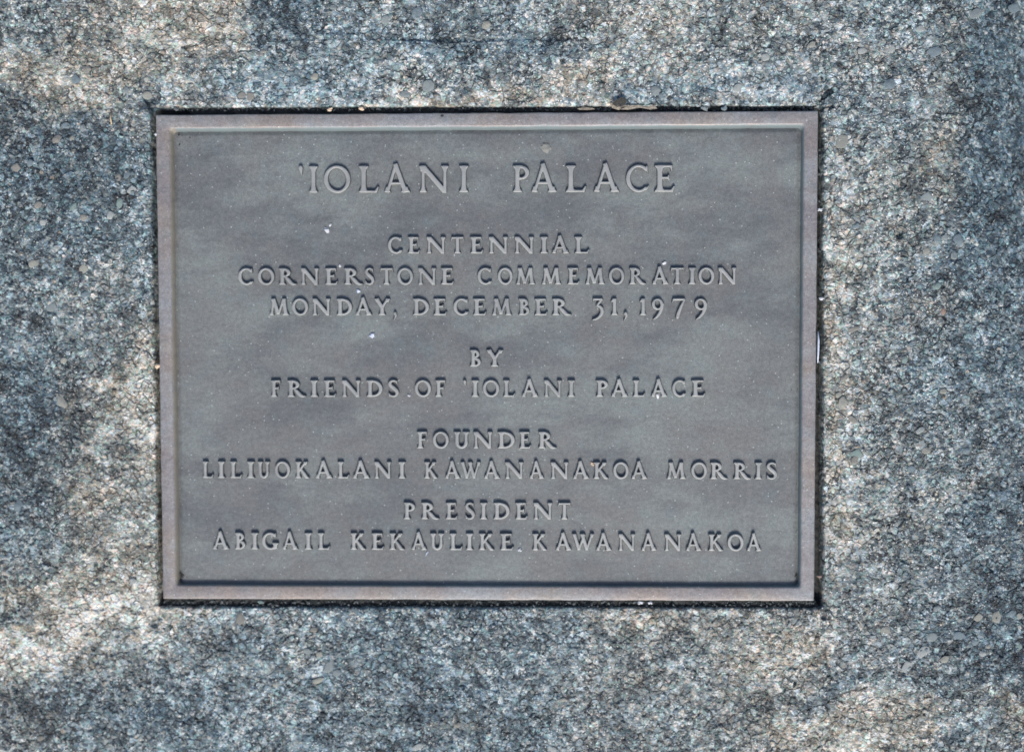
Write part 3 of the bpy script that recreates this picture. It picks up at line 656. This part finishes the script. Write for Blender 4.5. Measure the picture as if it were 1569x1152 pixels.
# gravel grains one can pick out: x, y, radius px, colour, angle, stretch
PEB = [(225,146,7,'cream',-20,1.2),(126,196,5.5,'grey',80,1.3),(86,213,7,'tan',10,1.2),(91,222,4.5,'teal',0,1.1),(110,213,4,'cream',70,1.5),(67,165,4.5,'grey',20,1.2),
 (100,193,6,'blue',0,1.2),(48,180,4,'grey',0,1),(25,257,7,'tan',15,1.3),(46,250,5.5,'blue',0,1),(64,252,5,'blue',0,1),(200,148,4,'blue',30,1.1),(190,138,6,'grey',0,1.2),
 (181,272,5,'tan',80,1.3),(195,268,6,'blue',60,1.3),(202,290,6,'white',35,1.5),(58,314,6,'tan',10,1.2),(29,315,4.5,'teal',0,1),(112,317,6,'teal',50,1.9),(127,310,5,'grey',0,1.1),(28,332,3.5,'grey',0,1.1),
 (66,341,5.5,'white',-5,1.5),(86,380,5,'white',0,1.1),(128,411,7,'cream',20,1.2),(50,404,7,'cream',0,1.3),(128,333,6,'tan',0,1.1),(166,330,7,'white',10,1.1),(183,312,6,'teal',70,1.6),(75,410,4,'white',0,1.3),
 (168,489,4.5,'teal',0,1.2),(130,452,6,'blue',10,1.3),(80,470,8,'grey',0,1.3),(97,552,5,'cream',0,1.1),(95,615,9,'cream',-60,1.7),(48,652,3.5,'white',0,1),(13,581,3.5,'white',0,1.1),
 (27,775,9,'blue',60,1.2),(41,750,4,'grey',0,1),(100,700,3.5,'grey',0,1),(150,740,4,'cream',0,1.1),(185,730,4,'grey',30,1.5),
 (378,905,9,'cream',-8,1.25),(421,889,4.5,'cream',0,1),(355,880,7,'grey',-20,1.4),(368,947,9,'tan',75,1.6),(302,882,5.5,'white',75,1.6),(248,899,4.5,'tan',0,1.3),(203,890,5,'white',0,1.1),(170,896,6,'cream',-10,1.5),(275,1014,4,'cream',0,1.2),
 (503,1022,8,'grey',60,1.7),(487,1042,7,'cream',20,2.2),(422,1048,5,'cream',0,1),(515,1031,6,'grey',20,1.2),(480,965,5,'tan',0,1.3),(490,1002,5,'cream',0,1.2),(470,997,6,'grey',-20,1.6),
 (684,1081,4,'white',0,1.2),(746,1086,4,'white',30,1.4),(862,1072,4.5,'cream',20,1.5),(860,1110,4,'tan',0,1),(700,1110,5,'tan',0,1.3),(865,1135,4,'tan',0,1.2),(845,1148,6,'white',-15,1.5),(593,1120,4.5,'white',0,1),(640,1145,7,'white',20,1.5),
 (1500,945,6,'cream',30,1.4),(1527,946,8,'cream',70,1.3),(1506,1001,5.5,'white',-10,1.3),(1445,1011,7,'cream',25,1.5),(1356,966,7,'cream',10,1.3),(1415,999,9,'white',40,1.3),(1390,1020,8,'white',50,1.6),(1468,974,8,'blue',0,1.3),(1494,983,6,'blue',0,1.1),(1514,990,4,'cream',0,1.1),(1562,943,4.5,'cream',0,1.1),(1550,940,6,'blue',20,1.4),(1562,990,5,'teal',0,1.1),(1538,925,4,'tan',0,1),(1427,976,8,'grey',0,1.2),(1436,932,6,'grey',20,1.3),
 (1466,370,9,'blue',60,1.25),(1436,366,6,'blue',90,1.2),(1448,364,5,'grey',0,1.1),(1420,384,5,'cream',0,1.2),(1462,392,6,'grey',80,1.2),(1445,477,5,'rust',80,1.5),(1440,478,3.5,'grey',0,1),(1495,408,4.5,'blue',0,1),(1434,438,6,'teal',0,1.2),(1386,552,5,'teal',70,1.4),(1398,527,5,'blue',20,1.3),(1420,302,8,'grey',20,1.3),
 (1285,605,5,'cream',0,1.2),(1294,578,6,'tan',35,2),(1291,620,9,'cream',80,1.4),(1305,642,6,'tan',-40,1.8),(1410,660,6,'white',25,1.5),(1313,695,8,'teal',15,1.3),(1310,705,6,'tan',70,1.4),(1480,690,6,'blue',0,1.3),(1530,620,5,'blue',0,1.2),(1418,690,6,'cream',0,1.4),(1445,600,5,'cream',0,1.1),(1422,806,4,'cream',10,1.3),(1395,718,6,'blue',0,1.3),
 (1315,342,7,'white',-70,1.8),(1311,346,5,'blue',0,1.3),(1298,287,4,'tan',20,1.2),(1306,505,6,'tan',20,2.4),(1258,458,3,'white',60,1.5),
 (370,147,6,'tan',0,1.1),(383,147,6,'tan',70,1.2),(1130,135,7,'white',30,1.3),(1004,138,8,'grey',0,1.1),(1242,70,6,'cream',30,1.5),(1172,88,6,'white',0,1.2),(510,12,5,'grey',0,1.2),(640,18,8,'blue',0,1.2),(590,30,7,'grey',0,1.2),(745,38,7,'cream',0,1.1),(480,118,6,'cream',20,1.3),(655,132,9,'grey',0,1.1),(620,145,7,'grey',0,1.4),
 (338,30,5,'white',-20,1.6),(258,48,4,'white',0,1.2),(178,62,5,'cream',0,1.7),(132,106,7,'tan',0,1.3),(115,125,8,'blue',80,1.3),(75,66,4,'tan',0,1),(213,30,4,'white',0,1.2),
 (1237,20,6,'teal',0,1.2),(1495,22,9,'grey',30,1.4),(1555,12,8,'blue',0,1.2),(1320,78,6,'white',0,1.4),(1365,75,7,'white',50,1.5),(1362,128,9,'blue',0,1.2),(1430,80,9,'blue',10,1.6),(1410,45,6,'white',0,1.2),(1453,160,4,'white',0,1),(1290,215,10,'cream',60,1.3)]
for i, (x, y, r_, c, a, s_) in enumerate(p for p in PEB if p[2] >= 5 or p[3] == 'cream'):
    X, Y = (float(v) for v in at(x, y)); zz = stone_z(X, Y)
    if zz < -.004 and x < 1400: continue
    if zz < -.0005: X, Y = (float(v) for v in at(x, y, zz))
    o = link('pebble', pebble_mesh(c, i % 6), None, stone, (X, Y, zz-.0004))
    R_ = r_*PX; o.scale = (R_*s_**.5*1.12, R_/s_**.5*1.2, min(R_*.75, .0014)); o.rotation_euler = (random.uniform(-.15, .15), random.uniform(-.15, .15), math.radians(a))

# ---------------------------------------------------------------- dust, grit and debris
M_dust = simple('dust_white', rgb(180,186,184), .6, .1)
def scatter(name, n, where, rmin, rmax, mat, label, cat, seed):
    rr = np.random.default_rng(seed); V = []; Fc = []
    T = np.array([(1,0,-.5),(-.5,.87,-.5),(-.5,-.87,-.5),(.4,.5,.6),(-.6,0,.7),(.3,-.6,.6)])
    FF = [(0,3,1),(1,3,4),(1,4,2),(2,4,5),(2,5,0),(0,5,3),(3,5,4),(0,1,2)]
    for k in range(n):
        x, y, z = where(rr)
        r = rmin+(rmax-rmin)*rr.random()**5; a = rr.random()*6.28; s = rr.uniform(.6, 1.4)
        P = T*np.array([s, 1/s, .7])*r*(.8+.4*rr.random((6, 1)))
        ca, sa = math.cos(a), math.sin(a)
        P = np.stack([P[:, 0]*ca-P[:, 1]*sa, P[:, 0]*sa+P[:, 1]*ca, P[:, 2]], 1)+(x, y, z+r*.25)
        b = len(V); V += P.tolist(); Fc += [tuple(i+b for i in f) for f in FF]
    me = bpy.data.meshes.new(name); me.from_pydata(V, [], Fc); o = link(name, me, mat)
    return tag(o, label, cat, kind='stuff')
def on_field(rr):
    while True:
        x = rr.uniform(-W/2+.001, W/2-.001); y = rr.uniform(-H/2+.001, H/2-.001)
        inb = abs(x) > W/2-.0085 or abs(y) > H/2-.0085
        mid_ = abs(x) < W/2-.0112 and abs(y) < H/2-.0112
        if inb: return x, y, .0
        if mid_:
            i = min(max(np.searchsorted(gx, x), 1), nx-1); j = min(max(np.searchsorted(gy, y), 1), ny-1)
            return x, y, float(PZ[j, i])
scatter('dust', 2400, on_field, .00012, .00052, M_dust, 'fine pale grains of dust lying over the bronze plaque', 'dust', 5)
def in_corner(rr):
    cx_, cy_ = [(276,884), (274,207), (1222,640), (1222,885), (276,560)][int(rr.choice(5, p=[.45,.25,.1,.1,.1]))]
    e = rr.exponential(1, 2)
    px_ = cx_+(e[0]*7 if cx_ < 700 else -e[0]*2); py_ = cy_+(-e[1]*4 if cy_ > 700 else e[1]*5 if cy_ < 400 else (e[1]-1)*60)
    X, Y = at(px_, py_, FZ-.0006); return float(X), float(Y), FZ-.0006
scatter('corner_grit', 130, in_corner, .0003, .0009, simple('corner_grit', rgb(48,48,46), .85, .4), 'dark grit gathered in the inner corners of the plaque border', 'grit', 18)
def in_gap(rr):
    s = rr.random()
    t = rr.random()
    if s < .35: px_, py_ = 250+t*1000, 167+rr.uniform(-3, 3)
    elif s < .75: px_, py_ = 250+t*1000, 926+rr.uniform(-5, 5)
    elif s < .87: px_, py_ = 234+t*9+rr.uniform(-2, 2), 180+t*740
    else: px_, py_ = 1258+rr.uniform(-3, 3), 180+t*740
    z = -rr.uniform(.007, .011) if s >= .75 else -rr.uniform(.0035, .0058) if s < .35 else -rr.uniform(.002, .0045)
    X, Y = at(px_, py_, z); return float(X), float(Y), z
M_grit = simple('gap_grit', rgb(92,98,100), .8, .4)
scatter('gap_grit', 2600, in_gap, .0003, .0013, M_grit, 'dark sand and crumbs packed in the gap around the plaque', 'grit', 8)
fill = bpy.data.meshes.new('gap_soil')
# packed soil low in the gap so that the crumbs rest on something
M_soil = simple('gap_soil', rgb(52,54,54), .9, .4, 400)
def soil_mesh():
    bm = bmesh.new(); o_ = .0055; i_ = -.003
    ring = []
    N_ = 220
    for side in range(4):
        c = [(-1, 1), (1, 1), (1, -1), (-1, -1)]; A, B = c[side], c[(side+1) % 4]
        for k in range(N_):
            t_ = k/N_; ux, uy = A[0]+(B[0]-A[0])*t_, A[1]+(B[1]-A[1])*t_
            bottom = 1 if side == 2 else 0
            row = []
            for q in range(7):
                off = i_+(o_-i_)*q/6; x = ux*(W/2+off); y = uy*(H/2+off)
                base = -.0115 if side != 2 else -.0042
                if side == 0 and .05 < t_ < .9: base = -.0056
                z = base+random.uniform(-.0012, .0012)
                row.append(bm.verts.new((x, y, z)))
            ring.append(row)
    n = len(ring)
    for k in range(n):
        a, b = ring[k], ring[(k+1) % n]
        for q in range(6): bm.faces.new((a[q], b[q], b[q+1], a[q+1]))
    bmesh.ops.recalc_face_normals(bm, faces=bm.faces)
    bm.to_mesh(fill); bm.free(); smooth(fill)
soil_mesh()
tag(link('gap_soil', fill, M_soil), 'dark soil packed low in the gap around the plaque', 'soil', kind='stuff')

def small_thing(name, x, y, z, r, mat, label, cat, sx=1, sy=1, rz=0, group=None, seed=0, h=.5):
    X, Y = (float(v) for v in at(x, y, z))
    o = link(name, blob(name, seed+int(x), 1, 1, h, 3, rough=.45), mat, None, (X, Y, z+r*PX*h*.35)); o.scale = (r*PX*sx, r*PX*sy, r*PX); o.rotation_euler.z = math.radians(rz)
    return tag(o, label, cat, group)
M_fleck = simple('fleck_pale', rgb(200,203,208), .6, .12)
M_fleckb = simple('fleck_bluish', rgb(196,206,226), .6, .12)
M_warmf = simple('fleck_warm', rgb(206,184,160), .7, .2)
fz = FZ+.0001
for a in [
 ('fleck', 501, 353, 3.6, M_fleck, 'largest white crusty fleck on the bronze, left of the word CENTENNIAL', 1, 1.3, 20),
 ('fleck', 506, 345, 2.2, M_fleck, 'small white fleck just above the large white one left of CENTENNIAL', 1.2, .8, 60),
 ('fleck', 570, 514, 3.8, M_fleckb, 'bluish white fleck alone below the word MONDAY', 1.1, .9, 0),
 ('fleck', 521, 407, 2.6, M_fleck, 'round white grain above the letter R of CORNERSTONE', 1, 1, 0),
 ('fleck', 549, 446, 2.8, M_fleckb, 'pale grain between CORNERSTONE and MONDAY', 1, 1.1, 0),
 ('fleck', 1018, 403, 3.0, M_fleck, 'white fleck at the tip of the letter A in COMMEMORATION', 1.4, .8, 30),
 ('fleck', 1008, 606, 3.2, M_fleck, 'white fleck between the feet of the second A of the lower PALACE', .8, 1.5, 10),
 ('fleck', 627, 606, 2.4, M_fleck, 'white grain between the words FRIENDS and OF', 1.2, .8, 0),
 ('fleck', 908, 711, 3.4, M_warmf, 'cream curled chip on top of the letter K before OA MORRIS', 1.3, .6, -35),
 ('fleck', 797, 842, 2.8, M_fleck, 'white fleck after the word KEKAULIKE', 1.3, .8, 0),
 ('fleck', 654, 847, 2.6, M_fleckb, 'white sliver under the U of KEKAULIKE', .5, 1.5, -30),
 ('fleck', 958, 483, 2.8, M_warmf, 'pinkish white grain on the comma after 31', .9, 1.1, 0),
 ('fleck', 558, 456, 2.0, M_fleck, 'white grain at the top right of the Y in MONDAY', 1, 1, 0),
 ]:
    nm, x, y, r_, m_, lb, sx_, sy_, rz_ = a
    on = abs(y-405) < 4 or (x, y) in ((908, 711), (958, 483), (1018, 403))
    small_thing(nm, x, y, fz, r_, m_, lb, 'fleck', sx_, sy_, rz_, 'pale flecks on the plaque', h=.6)
M_blem = simple('casting_lump', rgb(132,133,129), .6, .5, 700)
# cast blemish under the top border (part of the plaque)
X, Y = (float(v) for v in at(837, 227, FZ))
b_ = link('blemish', blob('blemish', 5, 1, .75, .45, 3, rough=.3), M_blem, plaque, (X, Y, plz(FZ-.0001))); b_.scale = (.0042, .0040, .0026); b_.rotation_euler.z = -.5
b_['label'] = 'small raised casting lump above the word PALACE'
# straw on the stone
def tube(name, pts, r, mat, seg=8):
    bm = bmesh.new(); rings = []
    P = [Vector(p) for p in pts]
    for i, p in enumerate(P):
        d_ = (P[min(i+1, len(P)-1)]-P[max(i-1, 0)]).normalized(); u = d_.cross(Vector((0, 0, 1))).normalized(); v_ = u.cross(d_)
        k = r[i] if isinstance(r, (list, tuple)) else r
        rings.append([bm.verts.new(p+u*math.cos(a)*k+v_*math.sin(a)*k) for a in [6.2832*j/seg for j in range(seg)]])
    for a, b in zip(rings[:-1], rings[1:]):
        for j in range(seg): bm.faces.new((a[j], a[(j+1) % seg], b[(j+1) % seg], b[j]))
    bm.faces.new(rings[0]); bm.faces.new(rings[-1]); bmesh.ops.recalc_face_normals(bm, faces=bm.faces)
    me = bpy.data.meshes.new(name); bm.to_mesh(me); bm.free(); smooth(me); return link(name, me, mat)
M_straw = simple('straw', rgb(186,170,140), .7, .2)
M_leaf = simple('dry_leaf', rgb(142,134,122), .75, .3, 500)
M_leafd = simple('dark_leaf', rgb(58,58,54), .7, .4, 500)
def pt(x, y, z): X, Y = at(x, y, z); return (float(X), float(Y), z)
tag(tube('straw', [pt(170, 174, .0016), pt(169.5, 182, .0019), pt(171, 191, .0013)], .00045, M_straw), 'short pale straw standing on the stone left of the plaque corner', 'straw')
tag(tube('straw', [pt(1475, 348, -.004), pt(1488, 341, -.0045), pt(1502, 332, -.006)], .0004, M_straw), 'thin pale straw on the dark stone at the right', 'straw')
# dry leaf scraps caught in the upper gap
def leaf(name, pts, mat, label, z, curl, th_=.00022):
    """pts: outline px; solid curled sheet"""
    bm = bmesh.new(); C = np.mean(pts, 0); vs = []; ring_n = 4
    rings = []
    for k in range(1, ring_n+1):
        f = k/ring_n; rg = []
        for (x, y) in pts:
            px_, py_ = C[0]+(x-C[0])*f, C[1]+(y-C[1])*f
            zz = z+curl*(((px_-C[0])/20)**2)+curl*.6*math.sin(px_*.5)*.4+random.uniform(-1, 1)*.00008
            X, Y = at(px_, py_, zz); rg.append(bm.verts.new((float(X), float(Y), zz)))
        rings.append(rg)
    X, Y = at(C[0], C[1], z); cv = bm.verts.new((float(X), float(Y), z)); n = len(pts)
    for j in range(n): bm.faces.new((cv, rings[0][j], rings[0][(j+1) % n]))
    for a, b in zip(rings[:-1], rings[1:]):
        for j in range(n): bm.faces.new((a[j], b[j], b[(j+1) % n], a[(j+1) % n]))
    bmesh.ops.recalc_face_normals(bm, faces=bm.faces)
    me = bpy.data.meshes.new(name); bm.to_mesh(me); bm.free(); o = link(name, me, mat)
    md = o.modifiers.new('thick', 'SOLIDIFY'); md.thickness = th_; md.offset = 0
    return tag(o, label, 'leaf scrap', 'leaf scraps caught in the gap above the plaque')
leaf('leaf_scrap', [(938,160),(944,153),(953,149),(961,152),(958,160),(951,164),(944,163)], M_leafd, 'dark folded leaf scrap sticking up from the gap above the plaque', .0018, .0010)
leaf('leaf_scrap', [(934,158),(938,158),(945,163),(952,161),(956,166),(948,169),(938,166)], M_leaf, 'pale pinkish leaf chip under the dark scrap above the plaque', .0004, .0012)
leaf('leaf_scrap', [(950,168),(962,163),(975,161.5),(990,164),(1004,162),(1007,167),(996,168),(978,165),(962,168.5)], M_leaf, 'long thin curled pale leaf strip right of the dark scrap', .0006, .0006)
leaf('leaf_scrap', [(884,167),(896,165),(908,166),(912,167.5),(900,169),(888,168.5)], M_leaf, 'narrow pale leaf strip lying in the gap left of the dark scrap', -.0012, .0004)
for x, y, z, r_, m_, lb in [
 (240, 206, -.001, 3.0, M_fleck, 'white crumb in the left gap near the top corner'),
 (236, 150+12, -.0008, 4.0, M_grit, 'grey crumb at the top left corner of the plaque'),
 (241.5, 561, -.001, 4.0, M_warmf, 'pinkish crumb half way down the left gap'),
 (1255.5, 883, -.001, 3.0, PC['rust'], 'rust coloured crumb in the right gap near the bottom'),
 (1256, 322, -.0012, 3.2, M_fleck, 'pale crumb in the right gap beside the word PALACE'),
 (1258, 458, -.0012, 3.0, M_fleck, 'pale crumb in the right gap beside the date line'),
 (981, 923, -.001, 3.4, M_fleck, 'white crumb in the gap under the plaque right of centre'),
 (996, 923, -.001, 3.0, M_fleck, 'white sliver beside the crumb in the gap under the plaque'),
 (399, 922, -.001, 4.2, PC['teal'], 'teal crumb in the gap under the plaque near its left end'),
 (553, 167, -.001, 4.0, M_warmf, 'cream crumb in the gap above the apostrophe of the title'),
 (505, 168, -.001, 3.6, M_warmf, 'tan crumb in the gap above the left half of the plaque'),
 (270, 167, -.001, 3.6, M_grit, 'grey crumb in the gap near the top left corner'),
 (1079, 166, -.0012, 5.0, PC['grey'], 'first grey crumb from the left leaf strip in the upper gap'),
 (1110, 166, -.0012, 5.0, PC['blue'], 'slate crumb in the upper gap right of the leaf scraps'),
 (677, 178, .0001, 1.8, M_leafd, 'tiny black grain on the top border of the plaque')]:
    small_thing('crumb', x, y, z, r_, m_, lb, 'crumb', 1.2, .8, random.uniform(-30, 30), 'crumbs in the gap around the plaque', seed=3)
# pale film strip on the right border's outer edge
tag(tube('film_strip', [pt(1253.5, 508, .0001), pt(1254.3, 522, .0006), pt(1253.8, 540, .0004), pt(1253, 556, .0001)], [.0003, .0006, .0006, .0003], M_fleckb), 'thin lavender white strip stuck on the right edge of the plaque border', 'strip')
